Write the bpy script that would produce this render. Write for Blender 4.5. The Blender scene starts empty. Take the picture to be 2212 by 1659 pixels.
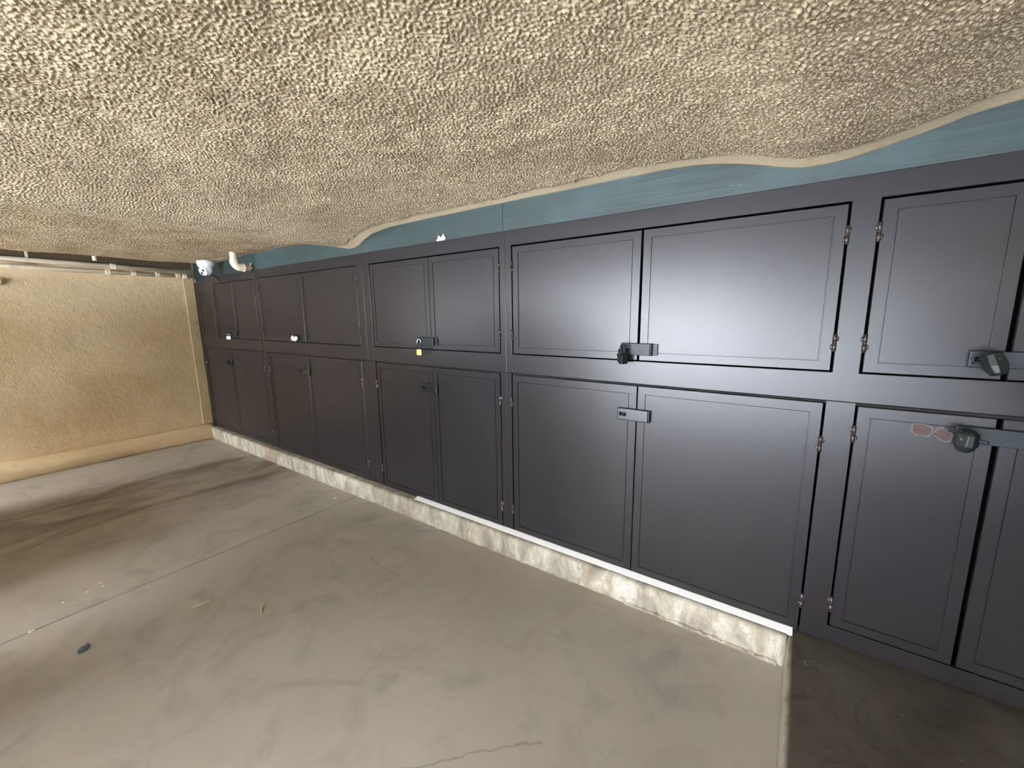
import bpy, bmesh, math, random
import numpy as np
from mathutils import Vector, Matrix

random.seed(7)
C = bpy.context.scene.collection
PI = math.pi
EYE = 1.445                      # camera height above the carport floor
FY = 1.90                        # front plane of the storage cabinets
PX_W, PX_F = 2212.0, 886.38


# ---------------------------------------------------------------- helpers
def S(r, g, b):
    def f(c):
        c /= 255.0
        return c / 12.92 if c <= .04045 else ((c + .055) / 1.055) ** 2.4
    return (f(r), f(g), f(b), 1.0)


def link(o, parent=None):
    C.objects.link(o)
    if parent is not None:
        o.parent = parent
    return o


def obj(name, bm, mat, parent=None, smooth=False, bevel=0, seg=2, loc=None, rot=None, angle=40):
    me = bpy.data.meshes.new(name)
    bmesh.ops.recalc_face_normals(bm, faces=bm.faces[:])
    bm.to_mesh(me)
    bm.free()
    if smooth:
        for p in me.polygons:
            p.use_smooth = True
    o = bpy.data.objects.new(name, me)
    if mat is not None:
        me.materials.append(mat)
    link(o, parent)
    if loc is not None:
        o.location = loc
    if rot is not None:
        o.rotation_euler = rot
    if bevel:
        m = o.modifiers.new('bevel', 'BEVEL')
        m.width = bevel
        m.segments = seg
        m.limit_method = 'ANGLE'
        m.angle_limit = math.radians(angle)
    return o


def thing(name, label, cat, loc=(0, 0, 0), group=None, rotz=0, rot=None):
    o = bpy.data.objects.new(name, None)
    o.empty_display_size = .05
    C.objects.link(o)
    o.location = loc
    o.rotation_euler = rot if rot is not None else (0, 0, rotz)
    return tag(o, label, cat, group)


def tag(o, label, cat, group=None):
    o['label'] = label
    o['category'] = cat
    if group:
        o['group'] = group
    return o


def struct(o, label=None):
    o['kind'] = 'structure'
    if label:
        o['label'] = label
    return o


def box(bm, x0, x1, y0, y1, z0, z1, M=None):
    vs = []
    for x in (x0, x1):
        for y in (y0, y1):
            for z in (z0, z1):
                v = Vector((x, y, z))
                vs.append(bm.verts.new(M @ v if M else v))
    for f in ((0, 1, 3, 2), (4, 6, 7, 5), (0, 4, 5, 1), (2, 3, 7, 6), (0, 2, 6, 4), (1, 5, 7, 3)):
        bm.faces.new([vs[i] for i in f])
    return vs


def BX(*a, M=None):
    bm = bmesh.new()
    box(bm, *a, M=M)
    return bm


def frame_at(t):
    t = t.normalized()
    up = Vector((0, 0, 1)) if abs(t.z) < .9 else Vector((1, 0, 0))
    a = t.cross(up).normalized()
    return a, t.cross(a).normalized()


def tube(bm, pts, r, seg=12, caps=True):
    pts = [Vector(p) for p in pts]
    rs = r if isinstance(r, (list, tuple)) else [r] * len(pts)
    rings = []
    a = b = None
    for i, p in enumerate(pts):
        t = (pts[min(i + 1, len(pts) - 1)] - pts[max(i - 1, 0)]).normalized()
        if a is None:
            a, b = frame_at(t)
        else:
            a = (a - t * a.dot(t)).normalized()
            b = t.cross(a).normalized()
        rings.append([bm.verts.new(p + (a * math.cos(2 * PI * k / seg) + b * math.sin(2 * PI * k / seg)) * rs[i]) for k in range(seg)])
    for i in range(len(rings) - 1):
        for k in range(seg):
            bm.faces.new((rings[i][k], rings[i][(k + 1) % seg], rings[i + 1][(k + 1) % seg], rings[i + 1][k]))
    if caps:
        bm.faces.new(rings[0])
        bm.faces.new(rings[-1][::-1])
    return rings


def lathe(bm, prof, seg=32, M=None):
    rings = []
    for r, z in prof:
        ring = []
        for k in range(seg):
            v = Vector((max(r, 1e-5) * math.cos(2 * PI * k / seg), max(r, 1e-5) * math.sin(2 * PI * k / seg), z))
            ring.append(bm.verts.new(M @ v if M else v))
        rings.append(ring)
    for i in range(len(rings) - 1):
        for k in range(seg):
            bm.faces.new((rings[i][k], rings[i][(k + 1) % seg], rings[i + 1][(k + 1) % seg], rings[i + 1][k]))
    bm.faces.new(rings[0])
    bm.faces.new(rings[-1][::-1])


def prism(bm, poly, y0, y1, M=None):
    """polygon in the XZ plane, pushed from y0 to y1"""
    A = [Vector((x, y0, z)) for x, z in poly]
    B = [Vector((x, y1, z)) for x, z in poly]
    A = [bm.verts.new(M @ v if M else v) for v in A]
    B = [bm.verts.new(M @ v if M else v) for v in B]
    n = len(A)
    bm.faces.new(A)
    bm.faces.new(B[::-1])
    for i in range(n):
        bm.faces.new((A[i], B[i], B[(i + 1) % n], A[(i + 1) % n]))


def sweep_x(bm, prof, xs):
    """closed profile of (y, z) swept along x"""
    rings = [[bm.verts.new((x, y, z)) for y, z in prof] for x in xs]
    n = len(prof)
    for i in range(len(rings) - 1):
        for k in range(n):
            bm.faces.new((rings[i][k], rings[i][(k + 1) % n], rings[i + 1][(k + 1) % n], rings[i + 1][k]))
    bm.faces.new(rings[0])
    bm.faces.new(rings[-1][::-1])


def pierced_plate(bm, rect, holes, y0, y1):
    """plate in XZ with rectangular holes, front y0, back y1"""
    x0, x1, z0, z1 = rect
    xs = sorted({x0, x1, *[h[0] for h in holes], *[h[1] for h in holes]})
    zs = sorted({z0, z1, *[h[2] for h in holes], *[h[3] for h in holes]})
    xs = [x for x in xs if x0 <= x <= x1]
    zs = [z for z in zs if z0 <= z <= z1]
    V = {}

    def v(i, j, y):
        k = (i, j, y)
        if k not in V:
            V[k] = bm.verts.new((xs[i], y, zs[j]))
        return V[k]

    def solid(i, j):
        if not (0 <= i < len(xs) - 1 and 0 <= j < len(zs) - 1):
            return False
        cx, cz = (xs[i] + xs[i + 1]) / 2, (zs[j] + zs[j + 1]) / 2
        return not any(h[0] < cx < h[1] and h[2] < cz < h[3] for h in holes)
    for i in range(len(xs) - 1):
        for j in range(len(zs) - 1):
            if not solid(i, j):
                continue
            bm.faces.new((v(i, j, y0), v(i + 1, j, y0), v(i + 1, j + 1, y0), v(i, j + 1, y0)))
            bm.faces.new((v(i, j, y1), v(i, j + 1, y1), v(i + 1, j + 1, y1), v(i + 1, j, y1)))
            for di, dj, a, b in ((-1, 0, (i, j), (i, j + 1)), (1, 0, (i + 1, j), (i + 1, j + 1)), (0, -1, (i, j), (i + 1, j)), (0, 1, (i, j + 1), (i + 1, j + 1))):
                if not solid(i + di, j + dj):
                    bm.faces.new((v(*a, y0), v(*b, y0), v(*b, y1), v(*a, y1)))


# ---------------------------------------------------------------- materials
class N:
    def __init__(self, name):
        self.m = bpy.data.materials.new(name)
        self.m.use_nodes = True
        self.t = self.m.node_tree
        self.b = self.t.nodes['Principled BSDF']
        self.tc = self.t.nodes.new('ShaderNodeTexCoord')
        self.geo = None

    def pos(self):
        if self.geo is None:
            self.geo = self.t.nodes.new('ShaderNodeNewGeometry')
        return self.geo.outputs['Position']

    def n(self, kind, **kw):
        nd = self.t.nodes.new(kind)
        for k, v in kw.items():
            setattr(nd, k, v)
        return nd

    def l(self, a, b):
        self.t.links.new(a, b)

    def noise(self, scale, detail=4, rough=.55, stretch=None, dist=0, coord=None, rotz=0):
        nd = self.n('ShaderNodeTexNoise')
        nd.inputs['Scale'].default_value = scale
        nd.inputs['Detail'].default_value = detail
        nd.inputs['Roughness'].default_value = rough
        nd.inputs['Distortion'].default_value = dist
        src = coord or self.pos()
        if stretch or rotz:
            mp = self.n('ShaderNodeMapping')
            mp.inputs['Scale'].default_value = stretch or (1, 1, 1)
            mp.inputs['Rotation'].default_value = (0, 0, rotz)
            self.l(src, mp.inputs['Vector'])
            src = mp.outputs['Vector']
        self.l(src, nd.inputs['Vector'])
        return nd.outputs['Fac']

    def ramp(self, fac, stops, interp='LINEAR'):
        nd = self.n('ShaderNodeValToRGB')
        nd.color_ramp.interpolation = interp
        e = nd.color_ramp.elements
        while len(e) < len(stops):
            e.new(.5)
        for i, (p, c) in enumerate(stops):
            e[i].position = p
            e[i].color = c if isinstance(c, tuple) else (c, c, c, 1)
        self.l(fac, nd.inputs['Fac'])
        return nd.outputs['Color']

    def mix(self, fac, a, b, mode='MIX'):
        nd = self.n('ShaderNodeMix', data_type='RGBA', blend_type=mode)
        for sock, v in ((nd.inputs[0], fac), (nd.inputs[6], a), (nd.inputs[7], b)):
            if hasattr(v, 'is_output') or hasattr(v, 'links'):
                self.l(v, sock)
            else:
                sock.default_value = v
        return nd.outputs[2]

    def math(self, op, a, b=0.0, c=None):
        nd = self.n('ShaderNodeMath', operation=op)
        for i, v in enumerate((a, b, c)):
            if v is None:
                continue
            if hasattr(v, 'links'):
                self.l(v, nd.inputs[i])
            else:
                nd.inputs[i].default_value = v
        return nd.outputs[0]

    def set(self, **kw):
        names = {'color': 'Base Color', 'rough': 'Roughness', 'metal': 'Metallic', 'spec': 'Specular IOR Level', 'coat': 'Coat Weight', 'coat_rough': 'Coat Roughness'}
        for k, v in kw.items():
            s = self.b.inputs[names[k]]
            if hasattr(v, 'links'):
                self.l(v, s)
            else:
                s.default_value = v
        return self

    def bump(self, height, strength=.3, dist=.01):
        nd = self.n('ShaderNodeBump')
        nd.inputs['Strength'].default_value = strength
        nd.inputs['Distance'].default_value = dist
        self.l(height, nd.inputs['Height'])
        old = self.b.inputs['Normal']
        if old.links:
            self.l(old.links[0].from_socket, nd.inputs['Normal'])
        self.l(nd.outputs['Normal'], old)
        return self


def plain(name, col, rough=.5, metal=0.0, spec=.5):
    return N(name).set(color=col, rough=rough, metal=metal, spec=spec).m


def paint_material():
    k = N('dark_satin_paint')
    a = k.noise(2.2, 5)
    base = k.ramp(a, [(.3, S(31, 28, 30)), (.7, S(36, 33, 34))])
    k.set(color=base, rough=.30, spec=.40)
    return k.m


def popcorn_material():
    k = N('cream_popcorn_plaster')
    big = k.noise(1.1, 4, .5)
    c = k.ramp(big, [(.3, S(184, 166, 137)), (.7, S(199, 182, 151))])
    d = k.noise(5, 5, .6, stretch=(1, .5, 1))
    c = k.mix(k.ramp(d, [(.60, 0.0), (.78, .35)]), c, S(186, 166, 136))
    sx = k.n('ShaderNodeSeparateXYZ')       # browner, blotchy strip of smoother plaster beyond the far beam
    k.l(k.pos(), sx.inputs[0])
    fx = k.math('MINIMUM', k.math('MAXIMUM', k.math('MULTIPLY', k.math('SUBTRACT', -3.0, sx.outputs[0]), 2.5), 0.0), 1.0)
    gr = k.ramp(k.noise(2.2, 6, .65, stretch=(.7, 1.4, 1), dist=.5), [(.30, .15), (.70, .8)])
    c = k.mix(k.math('MULTIPLY', fx, gr), c, S(158, 132, 96))
    k.set(color=c, rough=.9, spec=.2)
    f = k.noise(150, 3, .6)
    k.bump(f, .4, .005)
    return k.m


def stucco_material():
    k = N('tan_stucco')
    big = k.noise(1.6, 5, .6, stretch=(1, 1, 1))
    c = k.ramp(big, [(.32, S(204, 176, 132)), (.68, S(234, 211, 170))])
    d = k.noise(3.2, 6, .65)
    c = k.mix(k.ramp(d, [(.50, 0.0), (.75, .4)]), c, S(164, 134, 94))
    k.set(color=c, rough=.92, spec=.2)
    k.bump(k.noise(70, 5, .7), .55, .009)
    k.bump(k.noise(12, 4, .6), .35, .03)
    return k.m


def teal_material():
    k = N('worn_teal_board')
    g = k.noise(6, 6, .6, stretch=(.25, 1, 6))
    c = k.ramp(g, [(.3, S(29, 45, 43)), (.7, S(37, 53, 51))])
    d = k.noise(2.4, 5, .6, dist=.5)
    c = k.mix(k.ramp(d, [(.52, 0.0), (.72, .5)]), c, S(56, 76, 78))
    s = k.noise(18, 6, .7, stretch=(.45, 1, 2.0), dist=1.6)
    c = k.mix(k.ramp(s, [(.66, 0.0), (.73, .6)]), c, S(136, 154, 156))
    k.set(color=c, rough=k.ramp(d, [(.3, .42), (.7, .58)]), spec=.5)
    k.bump(g, .25, .006)
    return k.m


def crack_mask(k, x0, y0, x1, y1, width, wob, seed):
    """dark hairline crack between two floor points, wobbled by noise"""
    sx = k.n('ShaderNodeSeparateXYZ')
    k.l(k.pos(), sx.inputs[0])
    L = math.hypot(x1 - x0, y1 - y0)
    ux, uy = (x1 - x0) / L, (y1 - y0) / L
    dx = k.math('SUBTRACT', sx.outputs[0], x0)
    dy = k.math('SUBTRACT', sx.outputs[1], y0)
    u = k.math('ADD', k.math('MULTIPLY', dx, ux), k.math('MULTIPLY', dy, uy))
    v = k.math('ADD', k.math('MULTIPLY', dx, -uy), k.math('MULTIPLY', dy, ux))
    mp = k.n('ShaderNodeMapping')
    mp.inputs['Location'].default_value = (seed, seed * 1.7, 0)
    k.l(k.pos(), mp.inputs['Vector'])
    w = k.noise(5, 6, .65, coord=mp.outputs['Vector'])
    v = k.math('ADD', v, k.math('MULTIPLY', k.math('SUBTRACT', w, .5), wob))
    near = k.math('SUBTRACT', 1.0, k.math('DIVIDE', k.math('ABSOLUTE', v), width))
    near = k.math('MAXIMUM', near, 0.0)
    inside = k.math('MULTIPLY', k.math('GREATER_THAN', u, 0.0), k.math('LESS_THAN', u, L))
    return k.math('MULTIPLY', near, inside)


def floor_material():
    k = N('smooth_concrete')
    a = k.noise(.9, 6, .55)
    c = k.ramp(a, [(.3, S(160, 151, 137)), (.7, S(178, 170, 156))])
    b = k.noise(3.5, 6, .65, dist=.8)
    c = k.mix(k.ramp(b, [(.50, 0.0), (.72, .30)]), c, S(118, 108, 92))
    g = k.noise(2.0, 5, .6, dist=1.5)
    c = k.mix(k.ramp(g, [(.56, 0.0), (.68, .32)]), c, S(116, 122, 114))
    sp = k.noise(34, 3, .5)
    c = k.mix(k.ramp(sp, [(.76, 0.0), (.80, .5)]), c, S(84, 76, 66))
    wh = k.noise(52, 3, .5, stretch=(1, .8, 1))
    c = k.mix(k.ramp(wh, [(.79, 0.0), (.82, .5)]), c, S(214, 208, 198))
    # darker blotchy strip running along the far bay
    blotch = k.noise(2.6, 6, .6, stretch=(1.2, .55, 1), dist=1.0)
    sx = k.n('ShaderNodeSeparateXYZ')
    k.l(k.pos(), sx.inputs[0])
    band = k.math('MAXIMUM', k.math('SUBTRACT', 1.0, k.math('ABSOLUTE', k.math('DIVIDE', k.math('ADD', sx.outputs[0], 4.35), .75))), 0.0)
    om = k.math('MULTIPLY', k.ramp(blotch, [(.42, 0.0), (.62, .75)]), k.math('MINIMUM', k.math('MULTIPLY', band, 2.0), 1.0))
    c = k.mix(om, c, S(96, 86, 72))
    cr = crack_mask(k, -1.16, .42, -.62, 1.02, .006, .10, 3.1)
    cr2 = crack_mask(k, -.80, .62, -.66, .80, .004, .12, 9.4)
    cr3 = crack_mask(k, -1.62, 1.32, -2.05, 1.36, .005, .12, 5.2)
    for m_ in (cr, cr2, cr3):
        c = k.mix(k.math('MULTIPLY', m_, .45), c, S(92, 84, 72))
    k.set(color=c, rough=k.ramp(b, [(.3, .42), (.7, .60)]), spec=.45)
    k.bump(k.noise(60, 5, .6), .06, .004)
    k.bump(k.noise(5, 3, .5), .10, .01)
    return k.m


def slab_material():
    k = N('stained_concrete')
    a = k.noise(3.2, 6, .6, dist=.4)
    c = k.ramp(a, [(.3, S(62, 56, 47)), (.7, S(94, 88, 76))])
    b = k.noise(8, 6, .7, dist=1.0)
    c = k.mix(k.ramp(b, [(.52, 0.0), (.68, .6)]), c, S(48, 41, 32))
    w = k.noise(20, 5, .6, dist=1.0)
    c = k.mix(k.ramp(w, [(.66, 0.0), (.74, .5)]), c, S(160, 152, 138))
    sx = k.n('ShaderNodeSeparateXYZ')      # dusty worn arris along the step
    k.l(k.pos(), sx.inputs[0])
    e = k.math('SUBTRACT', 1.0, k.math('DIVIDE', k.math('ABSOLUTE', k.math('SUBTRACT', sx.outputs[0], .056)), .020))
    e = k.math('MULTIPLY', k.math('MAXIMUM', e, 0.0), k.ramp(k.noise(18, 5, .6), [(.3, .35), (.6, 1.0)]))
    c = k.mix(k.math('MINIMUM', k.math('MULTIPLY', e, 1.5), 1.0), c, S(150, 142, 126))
    k.set(color=c, rough=.6, spec=.4)
    k.bump(k.noise(40, 5, .6), .15, .006)
    return k.m


def kerb_material():
    k = N('whitewashed_concrete')
    a = k.noise(7, 6, .65, stretch=(1.3, 1, .6), dist=.7)
    c = k.ramp(a, [(.30, S(112, 104, 90)), (.48, S(154, 146, 130)), (.66, S(184, 178, 165))])
    b = k.noise(24, 6, .7, stretch=(1, 1, .5), dist=.8)
    c = k.mix(k.ramp(b, [(.52, 0.0), (.66, .6)]), c, S(128, 114, 94))
    r = k.noise(4, 5, .6)
    c = k.mix(k.ramp(r, [(.55, 0.0), (.70, .55)]), c, S(140, 114, 84))
    p = k.noise(70, 3, .5)
    c = k.mix(k.ramp(p, [(.64, 0.0), (.72, .5)]), c, S(92, 86, 76))
    k.set(color=c, rough=.82, spec=.3)
    k.bump(k.noise(45, 5, .65), .35, .006)
    return k.m


MAT = {
    'paint': paint_material(), 'popcorn': popcorn_material(), 'stucco': stucco_material(), 'teal': teal_material(),
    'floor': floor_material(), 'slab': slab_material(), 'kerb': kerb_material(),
    'inside': plain('dark_cabinet_inside', S(20, 18, 18), .8),
    'white_strip': plain('white_painted_strip', S(236, 234, 228), .6),
    'slate': N('slate_painted_steel').m, 'black': plain('glossy_black_steel', S(20, 21, 23), .26, 0, .6),
    'brass': plain('brushed_brass', S(150, 108, 50), .36, 1.0), 'chrome': plain('bright_chrome', S(150, 152, 154), .22, 1.0),
    'steel': plain('worn_steel', S(124, 126, 127), .34, 1.0), 'lockblack': plain('black_lock_body', S(26, 30, 30), .38, 0, .6),
    'hinge': plain('brown_painted_hinge', S(62, 54, 50), .36, .3, .6), 'hinge_dull': plain('bare_hinge_steel', S(112, 104, 98), .35, .8),
    'pipe': None, 'white_plastic': plain('white_camera_plastic', S(232, 233, 232), .35), 'lens': plain('black_lens_glass', S(10, 10, 12), .08, 0, .9),
    'plaster': plain('cream_plaster', S(236, 226, 190), .9), 'rust': None, 'pale_rim': plain('chipped_paint_edge', S(84, 81, 80), .7),
    'straw': plain('dry_straw', S(214, 190, 140), .8), 'leaf': plain('dark_blue_scrap', S(62, 74, 88), .55),
    'dark': plain('dark_void', S(14, 13, 12), .9),
}
k = N('slate_steel')
c = k.ramp(k.noise(40, 4), [(.3, S(22, 28, 33)), (.7, S(30, 37, 42))])
c = k.mix(k.ramp(k.noise(90, 4, .6), [(.68, 0.0), (.75, .6)]), c, S(96, 96, 90))
k.set(color=c, rough=.45, spec=.35)
MAT['slate'] = k.m
k = N('cream_painted_pipe')
c = k.ramp(k.noise(7, 5), [(.3, S(226, 208, 176)), (.7, S(238, 224, 196))])
c = k.mix(k.ramp(k.noise(30, 4, .6), [(.62, 0.0), (.72, .5)]), c, S(140, 118, 86))
k.set(color=c, rough=.6, spec=.35)
k.bump(k.noise(50, 3), .12, .004)
MAT['pipe'] = k.m
k = N('rust_red_primer')
c = k.ramp(k.noise(70, 5), [(.3, S(58, 39, 37)), (.7, S(78, 56, 52))])
k.set(color=c, rough=.75)
MAT['rust'] = k.m


# ---------------------------------------------------------------- camera
def build_camera():
    yaw, pit, rol = 0.615010029, 0.169266242, -0.0132729746
    cy, sy, cp, sp = math.cos(yaw), math.sin(yaw), math.cos(pit), math.sin(pit)
    fwd = Vector((-sy * cp, cy * cp, -sp))
    right = Vector((cy, sy, 0))
    up = right.cross(fwd)
    cr, sr = math.cos(rol), math.sin(rol)
    r2, u2 = right * cr + up * sr, up * cr - right * sr
    cam = bpy.data.cameras.new('camera')
    cam.sensor_fit = 'HORIZONTAL'
    cam.sensor_width = 36
    cam.lens = PX_F / PX_W * 36
    cam.clip_start = .02
    cam.clip_end = 200
    o = bpy.data.objects.new('camera', cam)
    C.objects.link(o)
    M = Matrix(((r2.x, u2.x, -fwd.x, 0), (r2.y, u2.y, -fwd.y, 0), (r2.z, u2.z, -fwd.z, EYE), (0, 0, 0, 1)))
    o.matrix_world = M
    bpy.context.scene.camera = o


build_camera()

# ---------------------------------------------------------------- setting: floor, slab, kerb, walls
OY = -2.0           # the open side of the carport
JX = -2.85           # the saw-cut joint runs straight away from the kerb


def build_floor():
    bm = bmesh.new()
    ys = [OY - .2, 2.5]
    prof = [(-6.2, 0), (JX - .006, 0), (JX - .0035, -.004), (JX - .003, -.02), (JX + .003, -.02), (JX + .0035, -.004), (JX + .006, 0), (4.6, 0)]
    A = [[bm.verts.new((x, y, z)) for x, z in prof] for y in ys]
    B = [[bm.verts.new((x, y, -.2)) for x in (-6.2, 4.6)] for y in ys]
    for i in range(len(prof) - 1):
        bm.faces.new((A[0][i], A[0][i + 1], A[1][i + 1], A[1][i]))
    bm.faces.new((B[0][0], B[1][0], B[1][1], B[0][1]))
    bm.faces.new(A[0] + [B[0][1], B[0][0]])
    bm.faces.new(A[1][::-1] + [B[1][0], B[1][1]])
    bm.faces.new((A[0][0], A[1][0], B[1][0], B[0][0]))
    bm.faces.new((A[0][-1], B[0][1], B[1][1], A[1][-1]))
    struct(obj('floor', bm, MAT['floor']))


build_floor()

SX = .057            # left edge of the raised slab
KY = 1.838           # front face of the kerb
KT = .130            # kerb top = underside of the cabinets


def round_corner(cy, cz, r, a0, a1, n=6):
    return [(cy + r * math.cos(a0 + (a1 - a0) * i / n), cz + r * math.sin(a0 + (a1 - a0) * i / n)) for i in range(n + 1)]


def build_kerb():
    bm = bmesh.new()
    r = .022
    prof = [(2.45, 0.0), (KY - .004, 0.0), (KY, .006)] + round_corner(KY + r, KT - r, r, PI, PI / 2) + [(2.45, KT)]
    xs = list(np.arange(-5.86, SX - .004, .035)) + [SX - .003]
    rings = []
    rnd = random.Random(3)
    n = len(prof)
    for x in xs:
        j = rnd.uniform(-.0025, .0025)
        ring = []
        for q, (y, z) in enumerate(prof):
            e = j if 1 <= q < n - 2 else 0
            if q == 1:
                e += rnd.uniform(-.008, .002)
            ring.append(bm.verts.new((x, y + e, z)))
        rings.append(ring)
    for i in range(len(rings) - 1):
        for q in range(n):
            bm.faces.new((rings[i][q], rings[i][(q + 1) % n], rings[i + 1][(q + 1) % n], rings[i + 1][q]))
    bm.faces.new(rings[0])
    bm.faces.new(rings[-1][::-1])
    struct(obj('kerb', bm, MAT['kerb'], smooth=True))
    # cracked cement fillet where the kerb meets the floor
    bm = bmesh.new()
    xs = np.arange(-.62, SX - .02, .012)
    rings = []
    for x in xs:
        w = .010 + .012 * rnd.random() * (0.4 + (x + .62))
        h = .006 + .008 * rnd.random()
        rings.append([bm.verts.new((x, KY + .003, 0)), bm.verts.new((x, KY + .003, h)), bm.verts.new((x, KY - w * .5, h * .7)), bm.verts.new((x, KY - w, 0))])
    for i in range(len(rings) - 1):
        for q in range(4):
            bm.faces.new((rings[i][q], rings[i][(q + 1) % 4], rings[i + 1][(q + 1) % 4], rings[i + 1][q]))
    bm.faces.new(rings[0])
    bm.faces.new(rings[-1][::-1])
    struct(obj('trim_3', bm, MAT['kerb']))


build_kerb()


def build_slab():
    bm = bmesh.new()
    r = .020
    prof = [(SX - .006, 0.0), (SX - .002, .02), (SX, KT - r)] + [(SX + r - r * math.cos(a), KT - r + r * math.sin(a)) for a in [PI / 12 * i for i in range(1, 7)]] + [(4.6, KT), (4.6, 0)]
    ys = list(np.arange(-.8, 1.86, .04)) + [2.45]
    rnd = random.Random(5)
    rings = []
    for y in ys:
        j = rnd.uniform(-.0012, .0012)
        rings.append([bm.verts.new((x + (j if q < 9 else 0), y, z)) for q, (x, z) in enumerate(prof)])
    n = len(prof)
    for i in range(len(rings) - 1):
        for q in range(n):
            bm.faces.new((rings[i][q], rings[i][(q + 1) % n], rings[i + 1][(q + 1) % n], rings[i + 1][q]))
    bm.faces.new(rings[0])
    bm.faces.new(rings[-1][::-1])
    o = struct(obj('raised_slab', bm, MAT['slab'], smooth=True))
    return o


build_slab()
# white painted strip lying on the kerb under the cabinet fronts
bm = bmesh.new()
sweep_x(bm, [(FY + .003, KT - .003), (FY - .036, KT - .003), (FY - .034, KT + .001), (FY - .002, KT + .012), (FY + .003, KT + .012)], [-2.2, .072])
struct(obj('trim_1', bm, MAT['white_strip']))

# far (left) wall with its thick plinth
WX = -5.90
struct(obj('wall_left', BX(WX - .2, WX, OY - .2, 2.5, 0, 2.35), MAT['stucco']))
bm = bmesh.new()
prof = [(WX - .01, 0), (-5.765, 0), (-5.752, .02), (-5.756, .085), (-5.775, .112), (-5.80, .128), (-5.86, .150), (WX - .01, .165)]
ys = list(np.arange(OY, FY - .03, .06)) + [FY - .012]
rnd = random.Random(11)
rings = []
for y in ys:
    rings.append([bm.verts.new((x + (rnd.uniform(-.004, .004) if 1 <= q <= 6 else 0), y, z + (rnd.uniform(-.003, .003) if 2 <= q <= 6 else 0))) for q, (x, z) in enumerate(prof)])
for i in range(len(rings) - 1):
    for q in range(len(prof)):
        bm.faces.new((rings[i][q], rings[i][(q + 1) % len(prof)], rings[i + 1][(q + 1) % len(prof)], rings[i + 1][q]))
bm.faces.new(rings[0])
bm.faces.new(rings[-1][::-1])
struct(obj('baseboard_left', bm, MAT['stucco'], smooth=True))
k = N('pale_tan_trim')
k.set(color=k.ramp(k.noise(5, 5), [(.3, S(186, 164, 122)), (.7, S(204, 184, 142))]), rough=.85)
k.bump(k.noise(60, 4), .3, .004)
struct(obj('trim_2', BX(WX, WX + .010, 1.80, FY - .002, .165, 1.93), k.m, bevel=.003))

struct(obj('trim_shade_strip', BX(WX, WX + .012, OY, FY - .01, EYE + .556, 2.28), plain('recess_shade_and_grime', S(92, 76, 54), .9)))  # added dark strip: recess shade and wall grime put into its colour

# back wall behind the cabinets, and the teal board above them (two lengths meeting in a butt joint)
struct(obj('wall_back', BX(-6.1, 4.6, 2.47, 2.6, 0, 2.3), MAT['stucco']))
bm = bmesh.new()
box(bm, -5.89, -1.3985, FY + .010, FY + .05, 1.891, 2.2)
box(bm, -1.3965, 2.7, FY + .010, FY + .05, 1.891, 2.2)
box(bm, -5.89, -5.377, FY + .020, FY + .05, 1.80, 1.891)
struct(obj('trim_5', bm, MAT['teal'], bevel=.0015))


# ---------------------------------------------------------------- ceiling: plaster sagging over beams, sprayed with popcorn texture
def band_noise(nx, ny, d, lo, hi, seed):
    rs = np.random.RandomState(seed)
    F = np.fft.rfft2(rs.normal(size=(nx, ny)))
    kx = np.fft.fftfreq(nx, d)[:, None]
    ky = np.fft.rfftfreq(ny, d)[None, :]
    kk = np.sqrt(kx * kx + ky * ky)
    c = (1 / lo + 1 / hi) / 2
    w = abs(1 / lo - 1 / hi) / 2
    F *= np.exp(-((kk - c) / w) ** 2)
    f = np.fft.irfft2(F, s=(nx, ny))
    return f / f.std()


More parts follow.
